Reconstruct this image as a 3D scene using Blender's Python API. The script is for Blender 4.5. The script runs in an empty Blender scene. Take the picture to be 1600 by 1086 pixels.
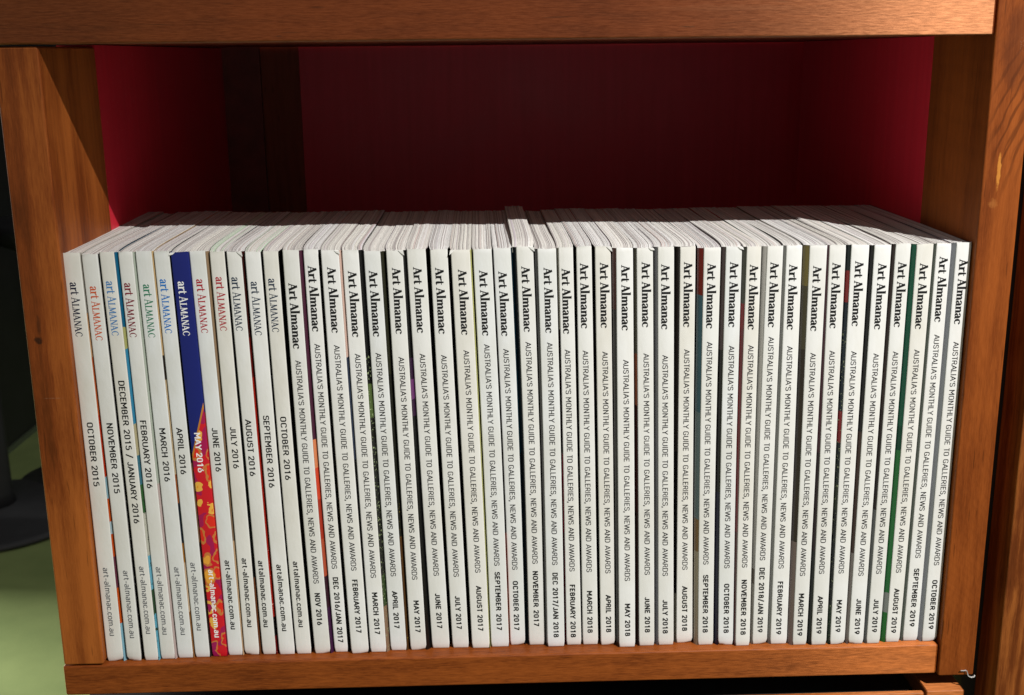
import bpy, math, random
from mathutils import Vector, Euler
C = bpy.context.scene
COL = C.collection
S = 0.001                                   # all lengths below are millimetres

# ------------------------------------------------------------------ camera
cam_d = bpy.data.cameras.new('camera')
cam = bpy.data.objects.new('camera', cam_d); COL.objects.link(cam)
cam.location = (0, -0.53728, 0.29753)
cam.rotation_euler = Euler((1.32286, 0.00994, -0.03139), 'XYZ')
cam_d.sensor_width = 36; cam_d.lens = 40.626
cam_d.clip_start = 0.01; cam_d.clip_end = 100
cam_d.dof.use_dof = True; cam_d.dof.focus_distance = 0.545; cam_d.dof.aperture_fstop = 26
C.camera = cam

# ------------------------------------------------------------------ light
W = bpy.data.worlds.new('World'); C.world = W; W.use_nodes = True
bg = W.node_tree.nodes['Background']
bg.inputs[0].default_value = (1.0, 0.98, 0.96, 1); bg.inputs[1].default_value = 0.24
ld = bpy.data.lights.new('window_sunlight', 'SPOT')
ld.energy = 174; ld.color = (1.0, 0.97, 0.93); ld.shadow_soft_size = 0.007
ld.spot_size = math.radians(43); ld.spot_blend = 1.0
lo = bpy.data.objects.new('window_sunlight', ld); COL.objects.link(lo)
lo.location = (0.812, -1.006, 1.304)
lo.rotation_euler = (Vector((0.27, 0.0, 0.16)) - Vector(lo.location)).to_track_quat('-Z', 'Y').to_euler()
# added fill lamp off to the left, brightening the open carpet behind the bookcase
l2 = bpy.data.lights.new('carpet_fill', 'AREA'); l2.energy = 250; l2.shape = 'RECTANGLE'; l2.size = 1.6; l2.size_y = 1.2; l2.color = (1, .98, .95)
o2 = bpy.data.objects.new('carpet_fill', l2); COL.objects.link(o2); o2.location = (-3.6, 2.6, 1.3)
o2.rotation_euler = (Vector((-1.0, 2.0, -.65)) - Vector(o2.location)).to_track_quat('-Z', 'Y').to_euler()
C.view_settings.view_transform = 'Standard'; C.view_settings.look = 'None'
C.view_settings.exposure = 0; C.view_settings.gamma = 1
C.render.engine = 'CYCLES'

# ------------------------------------------------------------------ helpers
def mesh(name, verts, faces, mats, parent=None, smooth=False, fmat=None, tint=None, loc=None):
    me = bpy.data.meshes.new(name)
    me.from_pydata([(x*S, y*S, z*S) for x, y, z in verts], [], faces)
    for m in (mats if isinstance(mats, (list, tuple)) else [mats]): me.materials.append(m)
    if fmat: me.polygons.foreach_set('material_index', fmat)
    if smooth: me.polygons.foreach_set('use_smooth', [True]*len(faces))
    if tint:
        a = me.color_attributes.new('tint', 'FLOAT_COLOR', 'CORNER')
        buf = []
        for f, c in zip(faces, tint): buf += list(c)*len(f)
        a.data.foreach_set('color', buf)
    o = bpy.data.objects.new(name, me); COL.objects.link(o)
    if parent: o.parent = parent
    if loc: o.location = tuple(v*S for v in loc)
    return o

def thing(name, label, cat, loc=(0, 0, 0), group=None):
    o = bpy.data.objects.new(name, None); COL.objects.link(o)
    o.location = tuple(v*S for v in loc); o.empty_display_size = 0.01
    o['label'] = label; o['category'] = cat
    if group: o['group'] = group
    return o

def box(name, a, b, m, parent=None, bevel=0.9, segs=3, org=None):
    """bevelled board between corners a and b (world mm); origin at its low corner unless org"""
    org = org or (0, 0, 0)
    (x0, y0, z0), (x1, y1, z1) = a, b
    v = [(x, y, z) for x in (x0, x1) for y in (y0, y1) for z in (z0, z1)]
    v = [(x-org[0], y-org[1], z-org[2]) for x, y, z in v]
    f = [(0, 1, 3, 2), (4, 6, 7, 5), (0, 4, 5, 1), (2, 3, 7, 6), (0, 2, 6, 4), (1, 5, 7, 3)]
    o = mesh(name, v, f, m, parent)
    if bevel:
        bv = o.modifiers.new('bevel', 'BEVEL'); bv.width = bevel*S; bv.segments = segs
        bv.harden_normals = False
        o.data.polygons.foreach_set('use_smooth', [True]*6)
        wn = o.modifiers.new('wn', 'WEIGHTED_NORMAL'); wn.keep_sharp = False
    return o

def lathe(name, prof, m, parent=None, n=48, at=(0, 0, 0)):
    v, f = [], []
    for r, z in prof:
        for k in range(n):
            t = 2*math.pi*k/n; v.append((at[0]+r*math.cos(t), at[1]+r*math.sin(t), at[2]+z))
    for i in range(len(prof)-1):
        for k in range(n):
            k2 = (k+1) % n; f.append((i*n+k, i*n+k2, (i+1)*n+k2, (i+1)*n+k))
    f.append(tuple(range(n))[::-1]); f.append(tuple((len(prof)-1)*n+k for k in range(n)))
    return mesh(name, v, f, m, parent, smooth=True)

# ------------------------------------------------------------------ materials
class NT:
    def __init__(self, name):
        self.m = bpy.data.materials.new(name); self.m.use_nodes = True
        self.t = self.m.node_tree; self.p = self.t.nodes['Principled BSDF']
    def n(self, typ, ins=None, **kw):
        nd = self.t.nodes.new(typ)
        for k, v in kw.items(): setattr(nd, k, v)
        for k, v in (ins or {}).items():
            if isinstance(v, bpy.types.NodeSocket): self.t.links.new(v, nd.inputs[k])
            else: nd.inputs[k].default_value = v
        return nd
    def math(self, op, a, b=0.0, c=0.0, clamp=False):
        return self.n('ShaderNodeMath', {0: a, 1: b, 2: c}, operation=op, use_clamp=clamp).outputs[0]
    def mix(self, fac, a, b, blend='MIX'):
        nd = self.n('ShaderNodeMix', None, data_type='RGBA', blend_type=blend)
        for i, v in ((0, fac), (6, a), (7, b)):
            if isinstance(v, bpy.types.NodeSocket): self.t.links.new(v, nd.inputs[i])
            else: nd.inputs[i].default_value = v if i == 0 else (*v[:3], 1)
        return nd.outputs[2]
    def ramp(self, fac, stops, interp='LINEAR'):
        nd = self.n('ShaderNodeValToRGB', {0: fac}); cr = nd.color_ramp; cr.interpolation = interp
        while len(cr.elements) < len(stops): cr.elements.new(0.5)
        for e, (p, c) in zip(cr.elements, stops): e.position = p; e.color = (*c[:3], 1)
        return nd.outputs[0]
    def link(self, a, b): self.t.links.new(a, b)
    def set(self, **kw):
        for k, v in kw.items():
            k = k.replace('_', ' ')
            if isinstance(v, bpy.types.NodeSocket): self.link(v, self.p.inputs[k])
            else: self.p.inputs[k].default_value = v

def lin(r, g, b):
    f = lambda c: (c/255/12.92) if c/255 <= 0.04045 else ((c/255+0.055)/1.055)**2.4
    return (f(r), f(g), f(b))

ANISO = 0.75
def wood(name, axis, dark, light, seed=0, streak=0.6, figure=0.0, rough=0.42, fine=1.0, marks=(), arcs=None, sheen=0.15, fibre=(.115, .040, .012)):
    """varnished timber, grain along axis (0 x, 1 y, 2 z)"""
    t = NT(name)
    co = t.n('ShaderNodeTexCoord').outputs['Object']
    sc = [1, 1, 1]; sc[axis] = 0.055
    mp = t.n('ShaderNodeMapping', {'Vector': co, 'Location': (seed*1.37, seed*0.71, seed*2.13), 'Scale': sc}).outputs[0]
    wob = t.n('ShaderNodeTexNoise', {'Vector': co, 'Scale': 16.0, 'Detail': 3.0, 'Roughness': .55})
    wv = t.n('ShaderNodeVectorMath', {0: wob.outputs['Color'], 1: (.5, .5, .5)}, operation='SUBTRACT').outputs[0]
    wv = t.n('ShaderNodeVectorMath', {0: wv, 'Scale': 0.006+figure*0.03}, operation='SCALE').outputs[0]
    mp = t.n('ShaderNodeVectorMath', {0: mp, 1: wv}, operation='ADD').outputs[0]
    broad = t.n('ShaderNodeTexNoise', {'Vector': mp, 'Scale': 55.0, 'Detail': 4.0, 'Roughness': .6, 'Distortion': .4}).outputs[0]
    mid = t.n('ShaderNodeTexNoise', {'Vector': mp, 'Scale': 260.0, 'Detail': 4.0, 'Roughness': .65}).outputs[0]
    sc2 = [1, 1, 1]; sc2[axis] = 0.10
    mp2 = t.n('ShaderNodeMapping', {'Vector': co, 'Scale': sc2, 'Location': (seed*.3, 2, 1)}).outputs[0]
    fib = t.n('ShaderNodeTexNoise', {'Vector': mp2, 'Scale': 1500.0, 'Detail': 3.0, 'Roughness': .7}).outputs[0]
    cloud = t.n('ShaderNodeTexNoise', {'Vector': co, 'Scale': 14.0, 'Detail': 2.0}).outputs[0]
    f = t.math('MULTIPLY_ADD', broad, streak*1.6, (1-streak)*.5-streak*.3)
    f = t.math('ADD', f, t.math('MULTIPLY_ADD', mid, .55, -.275))
    f = t.math('ADD', f, t.math('MULTIPLY_ADD', fib, .65*fine, -.325*fine))
    f = t.math('ADD', f, t.math('MULTIPLY_ADD', cloud, .5, -.25), clamp=True)
    mc = tuple(dark[i]*.45+light[i]*.55 for i in range(3))
    col = t.ramp(f, [(0.17, tuple(c*.55 for c in dark)), (0.36, dark), (0.54, mc), (0.74, light)])
    # short dark pores
    sc3 = [1, 1, 1]; sc3[axis] = 0.07
    mp3 = t.n('ShaderNodeMapping', {'Vector': co, 'Scale': sc3, 'Location': (seed, .2, .1)}).outputs[0]
    po = t.n('ShaderNodeTexNoise', {'Vector': mp3, 'Scale': 700.0, 'Detail': 1.0}).outputs[0]
    pm = t.n('ShaderNodeMapRange', {0: po, 1: .70, 2: .76, 3: 0.0, 4: .55}).outputs[0]
    col = t.mix(pm, col, tuple(c*.3 for c in dark))
    if figure:
        wvt = t.n('ShaderNodeTexWave', {'Vector': mp, 'Scale': 26.0, 'Distortion': 9.0, 'Detail': 3.0, 'Detail Scale': 1.4}, wave_type='BANDS', bands_direction='DIAGONAL').outputs['Fac']
        wf = t.n('ShaderNodeMapRange', {0: wvt, 1: .0, 2: .35, 3: figure, 4: 0.0}).outputs[0]
        col = t.mix(wf, col, tuple(c*.42 for c in dark))
    sep = t.n('ShaderNodeSeparateXYZ', {0: co})
    if arcs:      # swirling grain round an old branch, above the middle of the board
        ax_, az_, arx, arz = arcs
        u = t.math('DIVIDE', t.math('SUBTRACT', sep.outputs[0], ax_*S), arx*S)
        w = t.math('DIVIDE', t.math('SUBTRACT', sep.outputs[2], az_*S), arz*S)
        d = t.math('ADD', t.math('MULTIPLY', u, u), t.math('MULTIPLY', w, w))
        zz = t.math('SUBTRACT', sep.outputs[2], .225)
        cv = t.math('MULTIPLY_ADD', t.math('MULTIPLY', zz, zz), 3.2, t.math('MULTIPLY', zz, .16))
        ph = t.math('SUBTRACT', sep.outputs[0], cv)
        ph = t.math('ADD', ph, t.math('MULTIPLY_ADD', wob.outputs[0], .010, -.005))
        wm = t.n('ShaderNodeCombineXYZ', {0: ph, 1: 0.0, 2: t.math('MULTIPLY', sep.outputs[2], .15)}).outputs[0]
        wa = t.n('ShaderNodeTexWave', {'Vector': wm, 'Scale': 62.0, 'Distortion': 4.5, 'Detail': 3.0, 'Detail Scale': 3.0, 'Detail Roughness': .65}, wave_type='BANDS', bands_direction='X').outputs['Fac']
        k = t.math('MULTIPLY', t.n('ShaderNodeMapRange', {0: wa, 1: .05, 2: .45, 3: .62, 4: 0.0}).outputs[0], t.n('ShaderNodeMapRange', {0: d, 1: .3, 2: 1.2, 3: 1.0, 4: .12}).outputs[0])
        col = t.mix(k, col, tuple(c*.40 for c in dark))
    for (ax, cx, cz, rx, rz, c, amt, thr, nscale) in marks:
        u = t.math('DIVIDE', t.math('SUBTRACT', sep.outputs['XZ'.index('X') if ax == 'x' else 1], cx*S), rx*S)
        w = t.math('DIVIDE', t.math('SUBTRACT', sep.outputs[2], cz*S), rz*S)
        d = t.math('ADD', t.math('MULTIPLY', u, u), t.math('MULTIPLY', w, w))
        nz = t.n('ShaderNodeTexNoise', {'Vector': co, 'Scale': nscale, 'Detail': 4.0, 'Roughness': .7}).outputs[0]
        d = t.math('ADD', d, t.math('MULTIPLY_ADD', nz, -3.0, thr))
        k = t.n('ShaderNodeMapRange', {0: d, 1: .3, 2: 1.0, 3: amt, 4: 0.0}).outputs[0]
        col = t.mix(k, col, c)
    hgt = t.math('ADD', t.math('MULTIPLY', fib, .6), t.math('MULTIPLY', mid, .8))
    bp = t.n('ShaderNodeBump', {'Height': hgt, 'Strength': .22, 'Distance': .0004}).outputs[0]
    t.set(Base_Color=col, Roughness=t.math('MULTIPLY_ADD', fib, .25, rough-.1), Normal=bp)
    t.p.inputs['Specular IOR Level'].default_value = sheen
    # light running off the fibres: bright only where lamp and eye make equal angles with the grain
    if not fibre: return t.m
    ax = [0, 0, 0]; ax[axis] = 1
    tv = t.n('ShaderNodeCombineXYZ', {0: float(ax[0]), 1: float(ax[1]), 2: float(ax[2])}).outputs[0]
    tv = t.n('ShaderNodeVectorTransform', {0: tv}, vector_type='VECTOR', convert_from='OBJECT', convert_to='WORLD').outputs[0]
    gc = t.mix(t.math('MULTIPLY_ADD', fib, 1.9, -.35, clamp=True), tuple(c*.25 for c in fibre), fibre)
    gl = t.n('ShaderNodeBsdfAnisotropic', {'Color': gc, 'Roughness': .56, 'Anisotropy': ANISO, 'Normal': bp, 'Tangent': tv})
    out = t.t.nodes['Material Output']
    ad = t.n('ShaderNodeAddShader', {0: t.p.outputs[0], 1: gl.outputs[0]})
    t.link(ad.outputs[0], out.inputs[0])
    return t.m

def plain(name, col, rough=.5, spec=.5, var=0.0, scale=60, bump=0.0, metallic=0.0):
    t = NT(name); t.set(Roughness=rough, Metallic=metallic); t.p.inputs['Specular IOR Level'].default_value = spec
    if var:
        co = t.n('ShaderNodeTexCoord').outputs['Object']
        nz = t.n('ShaderNodeTexNoise', {'Vector': co, 'Scale': scale, 'Detail': 5.0, 'Roughness': .6}).outputs[0]
        t.set(Base_Color=t.ramp(nz, [(.3, tuple(c*(1-var) for c in col)), (.7, tuple(min(1, c*(1+var)) for c in col))]))
        if bump: t.set(Normal=t.n('ShaderNodeBump', {'Height': nz, 'Strength': bump, 'Distance': .0005}).outputs[0])
    else: t.set(Base_Color=(*col, 1))
    return t.m

W_TOP = wood('rail_timber', 0, (.082, .0145, .0026), (.140, .028, .0056), 1, .35, 0, .40, 1.1, fibre=(.235, .105, .048),
             marks=(('x', -86, 306.5, 2.2, .5, (.03, .008, .004), .9, 1.9, 900), ('x', 95, 309, 5, .5, (.05, .015, .006), .9, 1.8, 900),
                    ('x', 110, 317, 40, 1.6, (.13, .035, .012), .55, 1.5, 220)))
W_BOT = wood('lower_rail_timber', 0, (.125, .026, .0045), (.27, .066, .0105), 2, .45, 0, .42, 1.2)
W_LP = wood('left_post_timber', 2, (.185, .041, .0075), (.40, .112, .021), 3, .85, 0, .42, .45,
            marks=(('x', -207.0, 170, 2.4, 2.0, (.025, .008, .004), .95, 1.5, 300), ('x', -206.0, 177, 1.0, 5.0, (.05, .014, .005), .6, 1.5, 300), ('x', -203, 141.5, 6, .22, (.35, .2, .12), .35, 1.7, 1200)))
W_RP = wood('right_post_timber', 2, (.165, .036, .006), (.30, .074, .0125), 4, .65, 0.0, .42, .6,
            marks=(('x', 242.5, 243, .9, 8.0, (.60, .24, .04), .75, 1.25, 300), ('x', 241, 227.5, 3.2, 3.2, (.45, .17, .04), .35, 1.85, 330),
                   ('x', 248, 300, 6, 12, (.75, .55, .45), .55, 2.62, 800), ('x', 246, 300, 9, 22, (.07, .016, .005), .5, 1.5, 60)), arcs=(246, 268, 10, 34))
W_NB = wood('neighbour_timber', 2, (.12, .028, .006), (.38, .12, .025), 6, .95, 0, .42, .4)
W_DK = wood('rear_timber', 2, (.18, .042, .022), (.30, .08, .04), 7, .6, 0, .5, .4, fibre=None)
W_LOW = wood('under_timber', 0, (.14, .036, .008), (.26, .075, .018), 8, .45, 0, .42, 1.0)
t = NT('crimson_laminate')
co = t.n('ShaderNodeTexCoord').outputs['Object']
cl = t.n('ShaderNodeTexNoise', {'Vector': co, 'Scale': 11.0, 'Detail': 5.0, 'Roughness': .6}).outputs[0]
vs = t.n('ShaderNodeTexNoise', {'Vector': t.n('ShaderNodeMapping', {'Vector': co, 'Scale': (1, 1, .04)}).outputs[0], 'Scale': 240.0, 'Detail': 4.0}).outputs[0]
dust = t.n('ShaderNodeTexNoise', {'Vector': co, 'Scale': 900.0, 'Detail': 2.0}).outputs[0]
c = t.ramp(t.math('ADD', t.math('MULTIPLY', cl, .6), t.math('MULTIPLY', vs, .4)), [(.34, (.70, .024, .046)), (.62, (.82, .034, .062))])
c = t.mix(t.n('ShaderNodeMapRange', {0: dust, 1: .70, 2: .76, 3: 0.0, 4: .5}).outputs[0], c, (.8, .45, .42))
t.set(Base_Color=c, Roughness=t.math('MULTIPLY_ADD', cl, .3, .3), Normal=t.n('ShaderNodeBump', {'Height': vs, 'Strength': .15, 'Distance': .0004}).outputs[0])
RED = t.m
BLACK = plain('gap_shade_black', (.012, .012, .013), .5)  # near-black that puts the deep shade of the gaps into the colour

# ------------------------------------------------------------------ bookcase
bc = thing('bookcase', 'reddish brown timber bookcase bay with crimson lining, holding the row of magazines', 'bookcase')
box('top_rail', (-262, -6.0, 304.2), (233.6, 16, 348), W_TOP, bc, 1.0)
box('bottom_rail', (-213.6, -3.2, -16.6), (234.3, 20, 0), W_BOT, bc, 1.1)
box('post', (-212.6, -4, 0.9), (-192.7, 75, 303.4), W_LP, bc, 1.1)
rp = box('post', (235.2, -4, -17.6), (253.7, 68, 348), W_RP, bc, 0.9)
box('shelf_board', (-212, 20.3, -16), (233, 379, -0.2), W_BOT, bc, 0)
box('top_board', (-212, 16.3, 305.0), (264, 379, 330), W_DK, bc, 0)
box('side_panel', (-212, 75.3, 0), (-192.9, 379, 304.5), RED, bc, 0)
box('side_panel', (235.4, 68.3, -10), (254.6, 310, 304.7), RED, bc, 0)
box('side_panel', (254.9, 290, -10), (264, 379, 304.7), RED, bc, 0)
box('back_panel', (-134.6, 380, -10), (264, 392, 306), RED, bc, 0)
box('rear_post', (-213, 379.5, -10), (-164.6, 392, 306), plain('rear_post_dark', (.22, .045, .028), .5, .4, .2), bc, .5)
box('rear_post', (-164.2, 380.5, -10), (-134.9, 392, 306), W_DK, bc, .5)

lb = thing('lower_bookcase_unit', 'brown timber unit whose sunlit top edge shows below the black gap at bottom right', 'bookcase', (0, 0, -26))
def rel(a, org): return tuple(a[i]-org[i] for i in range(3))
o_ = (0, 0, -26)
box('top_rail', rel((-213, -5, -60), o_), rel((228.6, -1.8, -26.6), o_), W_LOW, lb, .9)
box('post', rel((229.2, -5, -60), o_), rel((249.5, 40, -25.6), o_), W_LOW, lb, .9)
box('top_board', rel((-213, -1.5, -44), o_), rel((228.6, 300, -34), o_), BLACK, lb, 0)  # black colour keeps the gap under the rail dark, in place of shade
nb = thing('neighbouring_bookcase', 'second timber bookcase with bold orange grain, beyond the black gap at the right edge', 'bookcase', (265, -6, -60))
o_ = (265, -6, -60)
box('side_board', rel((265, -6, -90), o_), rel((300, 70, 360), o_), W_NB, nb, 1.0)
box('gap_shade_board', rel((257, 16, -90), o_), rel((264.7, 300, 360), o_), BLACK, nb, 0)  # added black board, its colour standing in for shade deep in the gap

# clear plastic clip at the foot of the right post
cp = thing('plastic_clip', 'small curled scrap of clear plastic sticking out under the foot of the right post', 'clip', (249, -5, -15))
pts = [(-4.0, 0.9, .55), (-2, .75, .5), (0.2, 1.0, .5), (1.2, .2, .45), (1.8, -1.6, .45), (3.0, -3.0, .55), (5.2, -3.6, .9), (7.3, -3.2, .9), (7.9, -2.2, .7)]
v, f = [], []
for i, (x, z, r) in enumerate(pts):
    for k in range(6):
        t = k*math.pi/3; v.append((x*.62+(.3*math.sin(k*2+i)), r*math.cos(t)*.8, z*.9+r*math.sin(t)*.42))
for i in range(len(pts)-1):
    for k in range(6): f.append((i*6+k, i*6+(k+1) % 6, (i+1)*6+(k+1) % 6, (i+1)*6+k))
f += [tuple(range(6)), tuple(len(v)-6+k for k in range(6))]
t = NT('clear_plastic'); t.set(Base_Color=(.55, .54, .52, 1), Roughness=.25); t.p.inputs['Transmission Weight'].default_value = .35
mesh('strap', v, f, t.m, cp, smooth=True)

# ------------------------------------------------------------------ floor and things behind on the left
t = NT('green_carpet')
co = t.n('ShaderNodeTexCoord').outputs['Object']
a = t.n('ShaderNodeTexNoise', {'Vector': co, 'Scale': 9.0, 'Detail': 4.0}).outputs[0]
b = t.n('ShaderNodeTexNoise', {'Vector': co, 'Scale': 400.0, 'Detail': 3.0}).outputs[0]
t.set(Base_Color=t.ramp(t.math('ADD', t.math('MULTIPLY', a, .7), t.math('MULTIPLY', b, .3)), [(.3, (.20, .27, .085)), (.7, (.30, .38, .13))]), Roughness=.95)
fl = mesh('floor', [(-9000, -3000, -650), (9000, -3000, -650), (9000, 9000, -650), (-9000, 9000, -650)], [(0, 1, 2, 3)], t.m)
fl['kind'] = 'structure'
BK = plain('black_plastic', (.016, .016, .017), .45, .4, .2, 12)
BKM = plain('matt_black_metal', (.035, .036, .038), .5, .5, .15, 20)
pt = thing('pedestal_table', 'black round pedestal base and column standing on the green carpet, leftmost thing', 'table', (-1046, 1800, -650))
lathe('base', [(0.5, 0), (200, 0), (207, 4), (207, 10), (195, 15), (60, 30), (40, 40), (0.5, 40)], BKM, pt)
lathe('column', [(0.5, 36), (52, 36), (46, 60), (46, 1000), (0.5, 1000)], BK, pt)
st = thing('stool', 'dark grey round stool foot just behind the black pedestal on the carpet', 'stool', (-905, 2010, -650))
lathe('base', [(0.5, 2), (150, 2), (158, 7), (154, 14), (40, 26), (22, 60), (0.5, 60)], BKM, st)
lathe('column', [(0.5, 58), (20, 58), (20, 560), (0.5, 560)], BK, st)
lathe('seat', [(0.5, 556), (120, 556), (160, 575), (164, 600), (150, 612), (0.5, 616)], BK, st)
cb = thing('black_partition', 'tall flat black partition standing on the green carpet behind the pedestal', 'partition', (-1160, 2200, -650))
o_ = (-1160, 2200, -650)
# a tall panel running away from the camera, its foot rail on the carpet
def slab(name, p0, p1, th, z0, z1, m, parent, org):
    dx, dy = p1[0]-p0[0], p1[1]-p0[1]; L = math.hypot(dx, dy); nx, ny = -dy/L*th, dx/L*th
    b4 = [p0, p1, (p1[0]+nx, p1[1]+ny), (p0[0]+nx, p0[1]+ny)]
    v = [(x-org[0], y-org[1], z-org[2]) for z in (z0, z1) for x, y in b4]
    f = [(3, 2, 1, 0), (4, 5, 6, 7), (0, 1, 5, 4), (1, 2, 6, 5), (2, 3, 7, 6), (3, 0, 4, 7)]
    return mesh(name, v, f, m, parent)
slab('panel', (-1186, 1500), (-1150, 4200), 40, -635, 1500, BK, cb, o_)
slab('foot_rail', (-1181, 1500), (-1145, 4200), 30, -650, -637, plain('olive_trim', (.10, .13, .07), .7), cb, o_)
slab('return_panel', (-1150, 4210), (900, 4210), 40, -650, 1500, BK, cb, o_)

# ------------------------------------------------------------------ lettering drawn as pen strokes
# a glyph = (advance, [strokes]); stroke = (points, width factor or list, round?)
SANS = {
'A': (.60, [([(0, 0), (.27, 1), (.54, 0)], 1, 0), ([(.1, .3), (.44, .3)], 1, 0)]),
'B': (.58, [([(.04, .53), (.26, .53), (.4, .62), (.4, .9), (.26, 1), (.04, 1), (.04, 0), (.28, 0), (.44, .1), (.44, .44), (.28, .53)], 1, 1)]),
'C': (.56, [([(.45, .76), (.43, 1), (.04, 1), (.04, 0), (.43, 0), (.45, .24)], 1, 1)]),
'D': (.60, [([(.04, 0), (.04, 1), (.46, 1), (.46, 0), (.04, 0)], 1, 2)]),
'E': (.50, [([(.42, 1), (.04, 1), (.04, 0), (.42, 0)], 1, 0), ([(.04, .52), (.37, .52)], 1, 0)]),
'F': (.48, [([(.41, 1), (.04, 1), (.04, 0)], 1, 0), ([(.04, .5), (.36, .5)], 1, 0)]),
'G': (.60, [([(.46, .76), (.44, 1), (.04, 1), (.04, 0), (.46, 0), (.46, .47), (.27, .47)], 1, 1)]),
'H': (.60, [([(.04, 0), (.04, 1)], 1, 0), ([(.46, 0), (.46, 1)], 1, 0), ([(.04, .52), (.46, .52)], 1, 0)]),
'I': (.24, [([(.06, 0), (.06, 1)], 1, 0)]),
'J': (.44, [([(0, .2), (.02, 0), (.3, 0), (.3, 1)], 1, 1)]),
'L': (.46, [([(.04, 1), (.04, 0), (.39, 0)], 1, 0)]),
'M': (.72, [([(.04, 0), (.04, 1), (.30, .36), (.56, 1), (.56, 0)], 1, 0)]),
'N': (.62, [([(.04, 0), (.04, 1), (.46, 0), (.46, 1)], 1, 0)]),
'O': (.62, [([(.25, 1), (.46, 1), (.46, 0), (.04, 0), (.04, 1), (.25, 1)], 1, 3)]),
'P': (.54, [([(.04, 0), (.04, 1), (.44, 1), (.44, .46), (.04, .46)], 1, 1)]),
'R': (.58, [([(.04, 0), (.04, 1), (.44, 1), (.44, .48), (.04, .48)], 1, 1), ([(.26, .48), (.46, 0)], 1, 0)]),
'S': (.54, [([(.42, .78), (.40, 1), (.04, 1), (.04, .56), (.22, .52), (.43, .46), (.43, 0), (.04, 0), (.02, .22)], 1, 1)]),
'T': (.48, [([(0, 1), (.44, 1)], 1, 0), ([(.22, 1), (.22, 0)], 1, 0)]),
'U': (.60, [([(.04, 1), (.04, 0), (.46, 0), (.46, 1)], 1, 1)]),
'V': (.54, [([(0, 1), (.25, 0), (.5, 1)], 1, 0)]),
'W': (.84, [([(0, 1), (.19, 0), (.39, .95), (.59, 0), (.78, 1)], 1, 0)]),
'Y': (.50, [([(0, 1), (.23, .46), (.46, 1)], 1, 0), ([(.23, .46), (.23, 0)], 1, 0)]),
'0': (.54, [([(.22, 1), (.40, 1), (.40, 0), (.04, 0), (.04, 1), (.22, 1)], 1, 3)]),
'1': (.54, [([(.06, .78), (.26, 1), (.26, 0)], 1, 0)]),
'2': (.54, [([(.03, .76), (.05, 1), (.41, 1), (.41, .62), (.03, .0)], 1, 1), ([(.02, 0), (.43, 0)], 1, 0)]),
'5': (.54, [([(.4, 1), (.07, 1), (.05, .54), (.42, .64), (.42, 0), (.04, 0), (.02, .2)], 1, 1)]),
'6': (.54, [([(.30, 1), (.04, .42), (.04, 0), (.42, 0), (.42, .58), (.1, .58)], 1, 1)]),
'7': (.50, [([(.02, 1), (.42, 1), (.16, 0)], 1, 0)]),
'8': (.54, [([(.22, 1), (.39, 1), (.39, .54), (.06, .54), (.06, 1), (.22, 1)], 1, 1), ([(.22, .54), (.42, .54), (.42, 0), (.03, 0), (.03, .54), (.22, .54)], 1, 1)]),
'9': (.54, [([(.17, 0), (.42, .58), (.42, 1), (.04, 1), (.04, .42), (.37, .42)], 1, 1)]),
'/': (.50, [([(.02, -.1), (.38, 1.08)], 1, 0)]), ',': (.24, [([(.08, .06), (.03, -.2)], 1.2, 0)]), "'": (.18, [([(.06, 1), (.05, .7)], 1, 0)]),
' ': (.30, []), '-': (.40, [([(.02, .36), (.32, .36)], 1, 0)]), '.': (.22, [([(.07, .0), (.07, .12)], 1.35, 0)]),
'a': (.50, [([(.05, .70), (.14, .74), (.36, .74), (.36, 0)], 1, 1), ([(.36, .42), (.02, .42), (.02, 0), (.26, 0), (.36, .12)], 1, 1)]),
'r': (.34, [([(.04, 0), (.04, .74)], 1, 0), ([(.04, .5), (.1, .74), (.28, .74)], 1, 1)]),
't': (.36, [([(.1, .98), (.1, 0), (.28, 0)], 1, 1), ([(0, .74), (.27, .74)], 1, 0)]),
'l': (.28, [([(.04, 1.08), (.04, 0), (.17, 0)], 1, 1)]),
'm': (.78, [([(.04, 0), (.04, .76)], 1, 0), ([(.04, .55), (.08, .74), (.34, .74), (.34, 0)], 1, 1), ([(.34, .55), (.38, .74), (.64, .74), (.64, 0)], 1, 1)]),
'n': (.52, [([(.04, 0), (.04, .76)], 1, 0), ([(.04, .55), (.08, .74), (.38, .74), (.38, 0)], 1, 1)]),
'u': (.52, [([(.04, .74), (.04, 0), (.37, 0), (.37, .2)], 1, 1), ([(.38, .76), (.38, 0)], 1, 0)]),
'c': (.44, [([(.34, .56), (.32, .74), (.03, .74), (.03, 0), (.32, 0), (.34, .18)], 1, 1)]),
'o': (.52, [([(.2, .74), (.38, .74), (.38, 0), (.03, 0), (.03, .74), (.2, .74)], 1, 3)]),
}
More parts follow.
